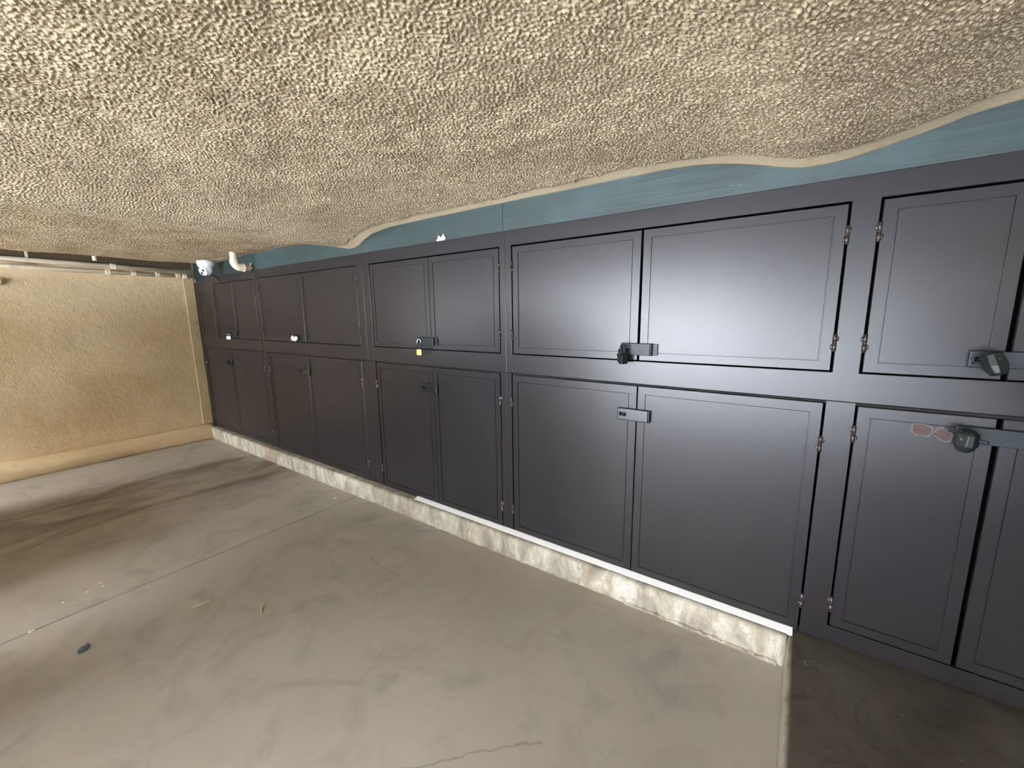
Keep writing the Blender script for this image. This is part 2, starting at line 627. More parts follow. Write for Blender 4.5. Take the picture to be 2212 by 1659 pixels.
def build_ceiling():
    d = .0036
    xf = np.arange(-5.35, 1.0, d)
    yf = np.arange(-.40, 1.912, d)
    nx, ny = len(xf), len(yf)
    blobs = band_noise(nx, ny, d, .0095, .020, 1)
    fine = band_noise(nx, ny, d, .0076, .011, 2)
    lump = band_noise(nx, ny, d, .10, .50, 4)
    big = band_noise(nx, ny, d, .35, 1.2, 6)
    h = np.clip(blobs + .5 * fine + .15 * lump, -.8, 2.2)
    h = (h + .8) / 3.0
    h = h ** 1.15
    disp = -.0070 * h - .0022 * big - .0004 * lump
    X, Y = np.meshgrid(xf, yf, indexing='ij')
    # texture gets finer towards the far bay and stops short of the teal board
    far = np.clip((-2.95 - X) / .35, 0, 1)
    rough = band_noise(nx, ny, d, .012, .05, 9)
    m = np.clip((X + 3.15) / .35, .12, 1.0)
    edge = FY - .072 + .006 * band_noise(nx, ny, d, .05, .4, 8)
    lip = np.clip((edge - Y) / .006, 0, 1)
    disp = disp * m * lip - .004 * lip + .013 * np.clip((X + 3.2) / .4, 0, 1) * (1 - np.clip((Y - (FY - .075)) / .075, 0, 1))
    disp -= far * lip * (.0012 * rough + .003 * big)
    fade = np.minimum(1, np.minimum((Y + .40) / .06, (1.0 - X) / .06).clip(0))
    disp = disp * fade
    # beam profile along x, measured at the board
    px = [-7, -5.35, -5.15, -4.6, -3.85, -3.55, -3.39, -3.13, -2.88, -2.80, -2.71, -2.62, -2.54, -2.34, -1.94, -1.2, -.82, -.53, -.42, -.32, -.25, -.19, -.10, -.04, .04, .10, .155, .26, .36, .46, .7, 4.6]
    pz = [.575, .575, .58, .599, .602, .598, .583, .545, .504, .491, .500, .540, .567, .588, .593, .595, .594, .594, .588, .574, .559, .543, .515, .503, .504, .512, .523, .546, .574, .588, .594, .594]
    gx = np.arange(-7, 4.7, .01)
    gz = np.interp(gx, px, pz)
    ker = np.exp(-(np.arange(-6, 7) / 3.0) ** 2)
    gz = np.convolve(np.pad(gz, 6, mode='edge'), ker / ker.sum(), 'valid')
    xs = np.concatenate([[-5.95, -5.352], xf, np.arange(1.02, 1.5, .06), [2.0, 3.0, 4.6]])
    ys = np.concatenate([[OY, -1.6, -1.2, -.9, -.7, -.5, -.44], yf])
    Z = np.repeat((np.interp(xs, gx, gz) + EYE)[:, None], len(ys), axis=1)
    i0 = 2
    j0 = 7
    Z[i0:i0 + nx, j0:j0 + ny] += disp
    Z[0:2, :] = EYE + .76
    V = np.stack([np.repeat(xs[:, None], len(ys), 1), np.repeat(ys[None, :], len(xs), 0), Z], -1).reshape(-1, 3)
    I = np.arange(len(xs) * len(ys)).reshape(len(xs), len(ys))
    Q = np.stack([I[:-1, :-1], I[:-1, 1:], I[1:, 1:], I[1:, :-1]], -1).reshape(-1, 4)
    me = bpy.data.meshes.new('ceiling')
    me.vertices.add(len(V))
    me.vertices.foreach_set('co', V.astype(np.float32).ravel())
    me.loops.add(Q.size)
    me.loops.foreach_set('vertex_index', Q.astype(np.int32).ravel())
    me.polygons.add(len(Q))
    me.polygons.foreach_set('loop_start', np.arange(0, Q.size, 4, dtype=np.int32))
    me.polygons.foreach_set('use_smooth', np.ones(len(Q), dtype=bool))
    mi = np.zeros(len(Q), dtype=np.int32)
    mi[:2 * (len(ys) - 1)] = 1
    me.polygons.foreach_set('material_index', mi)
    me.update(calc_edges=True)
    me.materials.append(MAT['popcorn'])
    me.materials.append(plain('recess_shade_brown', S(66, 54, 40), .9))  # shade of the recess put into the colour of its faces
    o = bpy.data.objects.new('ceiling', me)
    C.objects.link(o)
    struct(o)
    # the roof over it, and the header over the open side
    struct(obj('roof', BX(-6.1, 4.6, OY - .1, 2.6, 2.30, 2.55), MAT['stucco']))
    struct(obj('beam', BX(-6.1, 4.6, OY - .2, OY, 1.86, 2.6), MAT['stucco']))


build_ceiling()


# ---------------------------------------------------------------- storage cabinets
def door_mesh(w, h, b, bb):
    """flush steel door, pressed border; local x 0..w, z 0..h, front at y=0"""
    bm = bmesh.new()
    rings = []
    for ix, ib, y in ((0, 0, .016), (0, 0, .0018), (.0018, .0018, 0), (b, bb, 0), (b + .0008, bb + .0008, .005), (b + .0036, bb + .0036, .005), (b + .0046, bb + .0046, .0010)):
        x0, x1, z0, z1 = ix, w - ix, ib, h - ix
        rings.append([bm.verts.new((x, y, z)) for x, z in ((x0, z0), (x1, z0), (x1, z1), (x0, z1))])
    for i in range(len(rings) - 1):
        for q in range(4):
            bm.faces.new((rings[i][q], rings[i][(q + 1) % 4], rings[i + 1][(q + 1) % 4], rings[i + 1][q]))
    bm.faces.new(rings[-1])
    bm.faces.new(rings[0][::-1])
    return bm


def hinge(parent, x, z, side, mat, L=.062, r=.0068):
    """weld-on barrel hinge, two knuckles and a weld bead on each"""
    bm = bmesh.new()
    g = .0012
    tube(bm, [(0, 0, -L / 2), (0, 0, -g)], r, 12)
    tube(bm, [(0, 0, g), (0, 0, L / 2)], r, 12)
    tube(bm, [(0, 0, -L / 2 - .001), (0, 0, L / 2 + .001)], r * .55, 10)
    for s, zz in ((side, -L * .24), (-side, L * .24)):
        M = Matrix.Translation((s * r * 1.1, .002, zz)) @ Matrix.Diagonal((r * .75, r * .45, L * .15, 1))
        bmesh.ops.create_uvsphere(bm, u_segments=10, v_segments=6, radius=1, matrix=M)
    obj('hinge', bm, mat, parent, smooth=True, loc=(x, -.0035, z))


def cabinet(kind, label, x0, x1, z0, z1, hole, split, gap, zh, seam=0, bot_border=.035, frame_top_only=False, hmat=None, filler=None):
    hx0, hx1, hz0, hz1 = hole
    t = thing(kind, label, 'storage cabinet', ((x0 + x1) / 2, FY, z0), 'dark brown steel storage cabinets along the back wall')
    ox, oz = (x0 + x1) / 2, z0

    def L(x, z):
        return x - ox, z - oz
    fx0, fz0 = L(x0 + seam, z0)
    fx1, fz1 = L(x1 - seam, z1)
    a, b = L(hx0, hz0), L(hx1, hz1)
    holes = [(a[0], b[0], max(a[1], -1), b[1])]
    if filler:
        # stepped head over the narrow closer panel
        pass
    bm = bmesh.new()
    pierced_plate(bm, (fx0, fx1, fz0, fz1), holes, 0, .018)
    if seam:
        obj('face_frame', bm, MAT['paint'], t, bevel=.0022, seg=2)
    else:         # neighbours butt flush: no eased edge on the two ends
        bmesh.ops.recalc_face_normals(bm, faces=bm.faces[:])
        lay = bm.edges.layers.float.new('bevel_weight_edge')
        for e in bm.edges:
            end = any(all(abs(v.co.x - fx) < 1e-5 for v in e.verts) for fx in (fx0, fx1))
            e[lay] = 0.0 if end or e.calc_face_angle(0) < .7 else 1.0
        ff = obj('face_frame', bm, MAT['paint'], t, bevel=.0022, seg=2)
        ff.modifiers['bevel'].limit_method = 'WEIGHT'
    bm = bmesh.new()      # carcass: box open to the front
    d = .52
    for bx in ((fx0 + .003, fx1 - .003, .018, d, fz0 + .001, fz0 + .012), (fx0 + .003, fx1 - .003, .018, d, fz1 - .012, fz1 - .001),
               (fx0 + .003, fx0 + .012, .018, d, fz0 + .012, fz1 - .012), (fx1 - .012, fx1 - .003, .018, d, fz0 + .012, fz1 - .012),
               (fx0 + .012, fx1 - .012, d - .01, d, fz0 + .012, fz1 - .012)):
        box(bm, *bx)
    obj('carcass', bm, MAT['inside'], t)
    gh, gt, gs = gap      # hinge-side gap, top gap, split gap
    dz0, dz1 = hz0 + (.004 if hz0 > z0 else .001), hz1 - gt
    doors = []
    for side, xa, xb in ((-1, hx0 + gh, split - gs / 2), (1, split + gs / 2, hx1 - gh)):
        lx, lz = L(xa, dz0)
        dr = obj('door', door_mesh(xb - xa, dz1 - dz0, .036, bot_border), MAT['paint'], t, loc=(lx, .0015, lz))
        for z in zh:
            hinge(dr, -gh / 2 if side < 0 else (xb - xa) + gh / 2, z - dz0, -side, hmat or MAT['hinge'])
        doors.append(dr)
    return t, doors, (ox, oz)


def hasp(cab, org, xa, xb, zc, H, mat, glossy=False, screws=True, lettering=False, leaf=True):
    """folding hasp: slotted strap over a staple, knuckle and screw-on leaf. xa..xb strap span"""
    ox, oz = org
    W = xb - xa
    bm = bmesh.new()
    y0, y1 = -.014, -.0035
    pierced_plate(bm, (0, W, -H / 2, H / 2), [(W * .05 + .004, W * .05 + .034, -.006, .006)], y0, y1)
    hp = obj('hasp', bm, mat, cab, bevel=.004 if glossy else .0025, seg=3, loc=(xa - ox, 0, zc - oz), angle=50)
    bm = bmesh.new()
    xk = W + .004
    for z0, z1 in ((-H / 2, -H / 2 + H * .26), (-H / 2 + H * .28, H / 2 - H * .28), (H / 2 - H * .26, H / 2)):
        tube(bm, [(xk, -.011, z0), (xk, -.011, z1)], .0058, 14)
    obj('hinge_barrel', bm, MAT['black'] if glossy else mat, hp, smooth=False, bevel=.001)
    if leaf:
        bm = bmesh.new()
        box(bm, xk - .002, xk + .028, -.0045, -.0006, -H / 2 + .002, H / 2 - .002)
        obj('leaf_plate', bm, mat, hp, bevel=.0015)
        if screws:
            for s in (-1, 1):
                bm = bmesh.new()
                lathe(bm, [(.0032, 0), (.0030, .0012), (.0015, .0018)], 12, Matrix.Translation((xk + .019, -.0045, s * H * .28)) @ Matrix.Rotation(PI / 2, 4, 'X'))
                obj('screw', bm, MAT['steel'], hp, smooth=True)
    # staple loop standing proud through the slot
    bm = bmesh.new()
    sx = W * .05 + .019
    pts = [(sx - .012, -.001, 0)] + [(sx - .012 + .012 * (1 - math.cos(a)), -.016 - .012 * math.sin(a), 0) for a in np.linspace(0, PI, 9)] + [(sx + .012, -.001, 0)]
    tube(bm, pts, .0034, 10)
    obj('staple', bm, MAT['black'] if glossy else mat, hp, smooth=True)
    if lettering:
        cu = bpy.data.curves.new('lettering', 'FONT')
        cu.body = 'MASTER'
        cu.size = .0115
        cu.extrude = .0004
        cu.align_x = 'CENTER'
        cu.align_y = 'CENTER'
        tmp = bpy.data.objects.new('tmp', cu)
        C.objects.link(tmp)
        dg = bpy.context.evaluated_depsgraph_get()
        me = bpy.data.meshes.new_from_object(tmp.evaluated_get(dg))
        bpy.data.objects.remove(tmp)
        bpy.data.curves.remove(cu)
        me.name = 'embossed_lettering'
        me.materials.clear()
        me.materials.append(mat)
        lo = bpy.data.objects.new('embossed_lettering', me)
        link(lo, hp)
        lo.location = (W * .68, y0 - .0003, 0)
        lo.rotation_euler = (PI / 2, PI / 2, 0)
    return hp


UT, UD1, UD0, LT = EYE + .447, EYE + .367, EYE - .226, EYE - .337
LB = KT + .0025
TOPB = EYE - .334      # underside of the upper cabinets / mid rail
uz, lz = (EYE + .256, EYE - .119), (EYE - .505, EYE - 1.170)
HU, HL = EYE - .172, EYE - .486

# upper row, from the far corner towards the camera
uppers = [
    ('upper steel cabinet in the far corner, locked by a small silver padlock', -5.345 - .03, -4.352, (-5.347, -4.395), -4.90, (.005, .004, .004)),
    ('upper steel cabinet locked by a round steel disc padlock', -4.352, -2.666, (-4.310, -2.745), -3.535, (.005, .004, .005)),
    ('upper steel cabinet locked by a brass padlock with long shackle', -2.666, -1.377, (-2.590, -1.419), -1.985, (.006, .006, .004)),
    ('upper steel cabinet locked by a black covered padlock', -1.377, .138, (-1.338, .101), -.620, (.007, .007, .009)),
    ('nearest upper steel cabinet at the right, with a chunky faceted padlock', .138, .970, (.178, .915), .522, (.007, .007, .013)),
]
CAB_U = []
for i, (lab, x0, x1, (ha, hb), sp, gp) in enumerate(uppers):
    CAB_U.append(cabinet('upper_cabinet', lab, x0, x1, TOPB, UT, (ha, hb, UD0, UD1), sp, gp, uz, seam=.0012 if i in (1, 2) else 0.0))

# narrow closer panel filling the corner beside the first upper cabinet, a little lower at the top
t = thing('filler_panel', 'narrow steel filler panel between the tan wall and the far upper cabinet', 'panel', (-5.63, FY, TOPB))
bm = bmesh.new()
pierced_plate(bm, (-.262, .254, 0, EYE + .405 - TOPB), [], .001, .018)
obj('face_plate', bm, MAT['paint'], t, bevel=.002)
dm = door_mesh(.36, EYE + .30 - (EYE - .222), .004, .004)
obj('inset_panel', dm, MAT['paint'], t, loc=(-.15, -.0015, EYE - .222 - TOPB))

lowers = [
    ('lower steel cabinet in the far corner with a small worn hasp', -5.885, -4.300, (-5.835, -4.352), -5.135, (.005, .004, .004), lz),
    ('lower steel cabinet under the disc padlock, with a small black hasp', -4.300, -2.690, (-4.262, -2.762), -3.552, (.005, .005, .004), lz),
    ('lower steel cabinet under the brass padlock, with a black hasp', -2.690, -1.383, (-2.592, -1.424), -1.988, (.008, .006, .004), lz),
    ('lower steel cabinet with a glossy reflecting black hasp', -1.383, .138, (-1.350, .094), -.618, (.007, .008, .004), lz),
    ('nearest lower steel cabinet at the right, with chipped rust-red spots', .138, .970, (.180, .915), .533, (.007, .010, .013), (EYE - .450, EYE - 1.146)),
]
CAB_L = []
for i, (lab, x0, x1, (ha, hb), sp, gp, zh) in enumerate(lowers):
    bot = EYE - 1.243 if i == 4 else LB - .01
    CAB_L.append(cabinet('lower_cabinet', lab, x0, x1, LB, TOPB - .0015, (ha, hb, bot, LT), sp, gp, zh, seam=.001 if i in (1, 2) else 0.0,
                         bot_border=.036 if i == 4 else .050, hmat=MAT['hinge_dull'] if i < 3 else None))
# the lower fronts sit a touch further back than the rail above
for t_, _, _ in CAB_L:
    t_.location.y += .004

# hasps: upper row painted slate, lower row black
hasp(CAB_U[0][0], CAB_U[0][2], -5.02, -4.885, HU + .004, .056, MAT['slate'], leaf=False)
hasp(CAB_U[1][0], CAB_U[1][2], -3.665, -3.505, HU, .056, MAT['slate'])
hasp(CAB_U[2][0], CAB_U[2][2], -2.105, -1.958, HU, .056, MAT['slate'])
hasp(CAB_U[3][0], CAB_U[3][2], -.700, -.562, HU + .002, .056, MAT['slate'])
hasp(CAB_U[4][0], CAB_U[4][2], .437, .640, EYE - .159, .052, MAT['slate'], screws=False)
hasp(CAB_L[0][0], CAB_L[0][2], -5.215, -5.105, HL - .002, .054, MAT['black'], glossy=True, leaf=False)
hasp(CAB_L[1][0], CAB_L[1][2], -3.675, -3.520, HL, .058, MAT['black'], glossy=True, leaf=False)
hasp(CAB_L[2][0], CAB_L[2][2], -2.092, -1.952, HL, .058, MAT['black'], glossy=True, leaf=False, lettering=True)
hasp(CAB_L[3][0], CAB_L[3][2], -.708, -.560, HL, .058, MAT['black'], glossy=True, lettering=True, leaf=False)
hasp(CAB_L[4][0], CAB_L[4][2], .437, .640, EYE - .405, .055, MAT['slate'], screws=False)


# bare patches where an old lock chipped the paint of the nearest lower door
def blob(pts, y0, y1):
    bm = bmesh.new()
    prism(bm, pts, y0, y1)
    return bm


dr = CAB_L[4][1][0]
for (cx, cz, w, h, seed) in ((.360, EYE - .408, .025, .020, 1), (.412, EYE - .417, .018, .020, 2)):
    wx = CAB_L[4][0].location.x + dr.location.x
    wz = CAB_L[4][0].location.z + dr.location.z
    rr = random.Random(seed)
    P = []
    for k_ in range(18):
        a = 2 * PI * k_ / 18
        q = rr.uniform(.82, 1.15)
        P.append((cx - wx + w * q * math.cos(a) + .35 * h * math.sin(a) * -.6, cz - wz + h * q * math.sin(a)))
    ctr = (cx - wx, cz - wz)
    pr = obj('chipped_patch', blob([(ctr[0] + (p[0] - ctr[0]) * 1.22, ctr[1] + (p[1] - ctr[1]) * 1.18) for p in P], -.0004, .002), MAT['pale_rim'], dr)
    pr['label'] = 'pale chipped paint around rust-red spot'
    pc = obj('rust_patch', blob(P, -.0009, .002), MAT['rust'], dr)
    pc['label'] = 'bare rust-red primer spot'


# ---------------------------------------------------------------- padlocks
def shackle_pts(w, h, n=12, foot=0):
    pts = [(-w / 2, 0, -foot)]
    pts += [(-w / 2 * math.cos(a), 0, h - w / 2 + w / 2 * math.sin(a)) for a in np.linspace(0, PI, n)]
    pts += [(w / 2, 0, -foot)]
    return pts


def rounded_rect(w, h, r, n=4):
    P = []
    for cx, cz, a0 in ((w / 2 - r, h / 2 - r, 0), (-w / 2 + r, h / 2 - r, PI / 2), (-w / 2 + r, -h / 2 + r, PI), (w / 2 - r, -h / 2 + r, 3 * PI / 2)):
        for i in range(n + 1):
            a = a0 + PI / 2 * i / n
            P.append((cx + r * math.cos(a), cz + r * math.sin(a)))
    return P


def padlock(label, loc, rotz, w, h, d, sw, sh, sr, body_mat, sh_mat, bands=False, tiltx=0.0):
    """hangs with its shackle crown at loc; body below"""
    t = thing('padlock', label, 'padlock', loc, 'padlocks on the upper cabinet hasps', rot=(tiltx, 0, rotz))
    bm = bmesh.new()
    P = [(x, z - sh - h / 2 + .004) for x, z in rounded_rect(w, h, .005)]
    prism(bm, P, -d / 2, d / 2)
    obj('lock_body', bm, body_mat, t, bevel=.0016)
    if bands:
        for i in range(5):
            z = -sh - h + .009 + i * (h - .008) / 5
            obj('laminate_band', BX(-w / 2 - .0008, w / 2 + .0008, -d / 2 - .0008, d / 2 + .0008, z, z + .0022), MAT['steel'], t)
    bm = bmesh.new()
    tube(bm, [(x, y, z - sh + .002) for x, y, z in shackle_pts(sw, sh, foot=.004)], sr, 12)
    obj('shackle', bm, sh_mat, t, smooth=True)
    bm = bmesh.new()
    lathe(bm, [(.0052, 0), (.0052, .0016), (.0035, .0016), (.0033, .0004)], 16, Matrix.Translation((0, 0, -sh - h + .004)) @ Matrix.Rotation(PI, 4, 'X'))
    obj('keyway', bm, MAT['steel'], t, smooth=False)
    return t


YS = FY - .046
padlock('small silver laminated padlock on the far corner hasp', (-4.985, YS, HU - .000), math.radians(40), .042, .036, .018, .024, .024, .0034, MAT['steel'], MAT['chrome'], bands=True)
padlock('brass padlock with a long silver shackle, hanging below its hasp', (-2.052, YS, HU + .014), math.radians(30), .034, .040, .016, .023, .066, .0036, MAT['brass'], MAT['chrome'])

# disc padlock
t = thing('padlock', 'round shiny steel disc padlock on a slate hasp', 'padlock', (-3.605, FY - .056, HU - .012), 'padlocks on the upper cabinet hasps', rot=(0, math.radians(-28), math.radians(36)))
bm = bmesh.new()
R90 = Matrix.Rotation(PI / 2, 4, 'X')
lathe(bm, [(.022, -.013), (.031, -.011), (.035, -.006), (.035, .006), (.032, .011), (.024, .0135), (.006, .0135)], 36, R90)
obj('lock_body', bm, MAT['chrome'], t, smooth=True, bevel=0)
bm = bmesh.new()
P = [(0, .004)] + [(.033 * math.cos(a), .033 * math.sin(a)) for a in np.linspace(math.radians(25), math.radians(75), 8)]
prism(bm, P, -.0148, -.006)
obj('shackle_notch', bm, MAT['dark'], t)
bm = bmesh.new()
tube(bm, [(.026 * math.cos(a), 0, .026 * math.sin(a)) for a in np.linspace(math.radians(10), math.radians(95), 10)], .0045, 10)
obj('shackle', bm, MAT['steel'], t, smooth=True)
bm = bmesh.new()
prism(bm, [(-.030, -.004), (-.030, -.010), (.004, -.005), (.004, .003)], -.0146, -.010)
obj('key_cover', bm, MAT['steel'], t, bevel=.001)

# black covered padlock
t = thing('padlock', 'black covered padlock with a small white mark on its corner', 'padlock', (-.676, FY - .050, HU + .018), 'padlocks on the upper cabinet hasps', rot=(0, 0, math.radians(-34)))
bm = bmesh.new()
prism(bm, [(x, z - .060) for x, z in rounded_rect(.040, .044, .004)], -.016, .016)
obj('lock_body', bm, MAT['lockblack'], t, bevel=.003)
bm = bmesh.new()
prism(bm, [(x, z - .042) for x, z in rounded_rect(.042, .012, .003)], -.0175, .0175)
obj('body_collar', bm, MAT['lockblack'], t, bevel=.002)
bm = bmesh.new()
tube(bm, [(x, y, z - .038) for x, y, z in shackle_pts(.026, .042, foot=.004)], .0062, 12)
obj('shackle', bm, MAT['slate'], t, smooth=True)
bm = bmesh.new()
prism(bm, [(x - .002, z - .024) for x, z in rounded_rect(.030, .020, .004)], -.014, -.004)
obj('shackle_cover', bm, MAT['slate'], t, bevel=.002)
bm = bmesh.new()
prism(bm, [(-.017, -.079), (-.008, -.079), (-.008, -.072)], -.0166, -.0155)
mk = obj('corner_mark', bm, MAT['white_strip'], t)
mk['label'] = 'small white triangular mark'


def faceted_lock(label, loc, rot, flip):
    """chunky black padlock: box body with sloping shoulders and a pointed lower end, keyhole ring, shackle pin end"""
    t = thing('padlock', label, 'padlock', loc, 'faceted padlocks on the nearest cabinet', rot=rot)
    bm = bmesh.new()
    secs = [(.040, .016, .018), (.030, .027, .026), (-.012, .030, .028), (-.036, .020, .020), (-.042, .013, .014)]
    rings = []
    for z, hx, hy in secs:
        rings.append([bm.verts.new((x, y, z)) for x, y in ((-hx, -hy * .55), (-hx * .55, -hy), (hx * .55, -hy), (hx, -hy * .55), (hx, hy * .55), (hx * .55, hy), (-hx * .55, hy), (-hx, hy * .55))])
    for i in range(len(rings) - 1):
        for q in range(8):
            bm.faces.new((rings[i][q], rings[i][(q + 1) % 8], rings[i + 1][(q + 1) % 8], rings[i + 1][q]))
    bm.faces.new(rings[0][::-1])
    bm.faces.new(rings[-1])
    obj('lock_body', bm, MAT['lockblack'], t, bevel=.0018)
    bm = bmesh.new()
    Mx = Matrix.Translation((-.004, -.0268, .010)) @ Matrix.Rotation(PI / 2, 4, 'X')
    lathe(bm, [(.0048, -.002), (.0048, .0012), (.0034, .0016), (.0030, .0004)], 18, Mx)
    kr = obj('keyhole_ring', bm, MAT['steel'], t)
    kr['label'] = 'bright steel keyhole ring'
    bm = bmesh.new()
    lathe(bm, [(.0033, 0), (.0033, .0014), (.001, .0014)], 14, Mx)
    obj('keyhole', bm, MAT['dark'], t)
    bm = bmesh.new()
    lathe(bm, [(.0016, -.001), (.0016, .0012), (.0004, .0014)], 10, Matrix.Translation((-.006, -.0268, -.012)) @ Matrix.Rotation(PI / 2, 4, 'X'))
    obj('rivet', bm, MAT['steel'], t)
    bm = bmesh.new()
    s = flip
    tube(bm, [(s * .052, .012, .012), (s * .028, .012, .012), (0, .012, .012)], .0052, 12)
    obj('shackle', bm, MAT['slate'], t, smooth=True)
    t.scale = (.86, .86, .86)
    return t


faceted_lock('upper faceted black padlock, on the nearest upper cabinet hasp', (.478, FY - .070, EYE - .166), (math.radians(-24), math.radians(-6), math.radians(30)), -1)
faceted_lock('lower faceted black padlock beside the rust-red spots', (.452, FY - .058, EYE - .415), (math.radians(4), math.radians(6), math.radians(-40)), 1)

# ---------------------------------------------------------------- security camera under the ceiling
DC = (-5.115, 1.775)
t = thing('security_camera', 'white dome security camera mounted in the far ceiling corner', 'security camera', (DC[0], DC[1], EYE + .580))
bm = bmesh.new()
lathe(bm, [(.074, .012), (.075, -.028), (.073, -.040), (.070, -.042), (.070, -.054), (.066, -.060), (.050, -.062)], 40)
obj('mount_ring', bm, MAT['white_plastic'], t, smooth=True, bevel=0)
bm = bmesh.new()
bmesh.ops.create_uvsphere(bm, u_segments=36, v_segments=20, radius=.058, matrix=Matrix.Translation((0, 0, -.088)))
ball = obj('camera_ball', bm, MAT['white_plastic'], t, smooth=True)
aim = Vector((.42, -.78, -.42)).normalized()
Mq = Matrix.Translation(Vector((0, 0, -.088)) + aim * .0425) @ aim.to_track_quat('Z', 'Y').to_matrix().to_4x4()
bm = bmesh.new()
lathe(bm, [(.0455, -.006), (.0455, .004), (.042, .009), (.036, .011)], 36, Mq)
face = obj('face_plate', bm, plain('bright_white_plastic', S(246, 247, 248), .3), ball, smooth=True)
for s in (-1, 1):
    bm = bmesh.new()
    lathe(bm, [(.0125, -.004), (.0125, .0060), (.010, .0070), (.002, .0066)], 24, Mq @ Matrix.Translation((s * .012, s * .013, .0085)))
    obj('lens', bm, MAT['lens'], ball, smooth=True)
bm = bmesh.new()
tube(bm, [(.0, .03, -.13), (.004, .07, -.150), (.002, .095, -.165), (.0, .108, -.20)], .004, 8)
obj('cable', bm, MAT['dark'], t, smooth=True)

# ---------------------------------------------------------------- pipes
t = thing('drain_pipe', 'short cream elbow pipe dropping from the ceiling into the teal board', 'pipe', (-4.40, 1.757, EYE + .60))
bm = bmesh.new()
tube(bm, [(0, 0, .02), (0, 0, -.075)], .030, 20)
obj('drop_pipe', bm, MAT['pipe'], t, smooth=True, bevel=.001)
bm = bmesh.new()
pts = [(0, 0, -.070)] + [(0, .052 * (1 - math.cos(a)), -.080 - .052 * math.sin(a)) for a in np.linspace(0, PI / 2, 9)] + [(0, .080, -.132)]
tube(bm, pts, [.036] * len(pts), 20)
el = obj('elbow', bm, MAT['pipe'], t, smooth=True, bevel=.002)
bm = bmesh.new()
tube(bm, [(0, .066, -.132), (0, .086, -.132)], .040, 20)
obj('collar', bm, MAT['pipe'], el, smooth=True, bevel=.002)
bm = bmesh.new()
tube(bm, [(0, .080, -.132), (0, .156, -.132)], .027, 20)
wp = obj('wall_pipe', bm, plain('bare_tan_pipe', S(186, 156, 124), .6), t, smooth=True)
bm = bmesh.new()
tube(bm, [(.0, .138, -.108), (.0, .142, -.092), (.0, .150, -.085)], .006, 8)
obj('clip', bm, MAT['pipe'], wp, smooth=True)


def run_pipe(name, label, pts, r, couplings, straps, mat=MAT['pipe']):
    t = thing(name, label, 'pipe', pts[0])
    o = Vector(pts[0])
    P = [Vector(p) - o for p in pts]
    bm = bmesh.new()
    tube(bm, P, r, 16)
    obj('pipe_run', bm, mat, t, smooth=True)
    a, b = P[0], P[-1]

    def at(y):
        for p, q in zip(P, P[1:]):
            if p.y + o.y - 1e-6 <= y <= q.y + o.y + 1e-6:
                return p.lerp(q, (y - o.y - p.y) / (q.y - p.y))
        return b
    for y in couplings:
        p = at(y)
        bm = bmesh.new()
        tube(bm, [p - Vector((0, .020, 0)), p - Vector((0, .018, 0)), p + Vector((0, .018, 0)), p + Vector((0, .020, 0))], [r * 1.12, r * 1.32, r * 1.32, r * 1.12], 16)
        obj('coupling', bm, mat, t, smooth=False, bevel=.001)
    for y in straps:
        p = at(y)
        bm = bmesh.new()
        tube(bm, [p - Vector((0, .008, 0)), p + Vector((0, .008, 0))], r * 1.18, 16)
        box(bm, *((p.x - .004, p.x + .004, p.y - .009, p.y + .009, p.z + r, EYE + .757 - o.z) if name == 'conduit_pipe' and r > .0215 else (WX - .01 - o.x, p.x - r, p.y - .009, p.y + .009, p.z - .004, p.z + .004)))
        obj('strap', bm, mat, t, bevel=.001)
    return t


run_pipe('conduit_pipe', 'upper cream pipe running along the tan wall under the ceiling', [(-5.80, -1.6, EYE + .545), (-5.80, .66, EYE + .538), (-5.80, 1.86, EYE + .520)], .022, (1.20,), (.63,))
run_pipe('conduit_pipe', 'lower cream pipe with many couplings along the tan wall', [(-5.84, -1.6, EYE + .478), (-5.84, .55, EYE + .476), (-5.84, 1.86, EYE + .472)], .021, (1.16, 1.36, 1.56, 1.74, 1.80), (.52,))
run_pipe('thin_conduit', 'thin cream tube between the two wall pipes near their left end', [(-5.76, -1.6, EYE + .515), (-5.76, .45, EYE + .512), (-5.79, .68, EYE + .505)], .009, (), ())
bm = bmesh.new()
tube(bm, [(-5.40, 1.00, EYE + .600), (-5.40, 1.00, EYE + .535)], .016, 14)
tag(obj('pipe_stub', bm, MAT['pipe'], smooth=True, bevel=.001), 'short cream pipe stub poking down beside the ceiling edge', 'pipe')
bm = bmesh.new()
tube(bm, [(WX - .02, .42, EYE + .345), (WX + .05, .42, EYE + .345)], .030, 16)
tube(bm, [(WX + .045, .42, EYE + .345), (WX + .075, .42, EYE + .345)], .038, 16)
tag(obj('pipe_fitting', bm, MAT['pipe'], smooth=True, bevel=.002), 'cream pipe fitting sticking out of the tan wall at the picture edge', 'pipe fitting')
bm = bmesh.new()
tube(bm, [(WX, 1.868, EYE - .06), (WX + .03, 1.868, EYE - .06)], .006, 8)
tag(obj('bolt', bm, MAT['hinge_dull'], smooth=True), 'small dark bolt in the tan wall beside the cabinets', 'bolt')


# ---------------------------------------------------------------- small litter
def crumb(name, label, cat, loc, size, mat, seed, group=None, rz=0):
    rr = random.Random(seed)
    bm = bmesh.new()
    bmesh.ops.create_icosphere(bm, subdivisions=2, radius=1)
    for v in bm.verts:
        q = rr.uniform(.75, 1.2)
        v.co = Vector((v.co.x * size[0] * q, v.co.y * size[1] * q, (v.co.z * .5 + .5) * size[2] * q))
    return tag(obj(name, bm, mat, loc=loc, rot=(0, 0, rz)), label, cat, group)


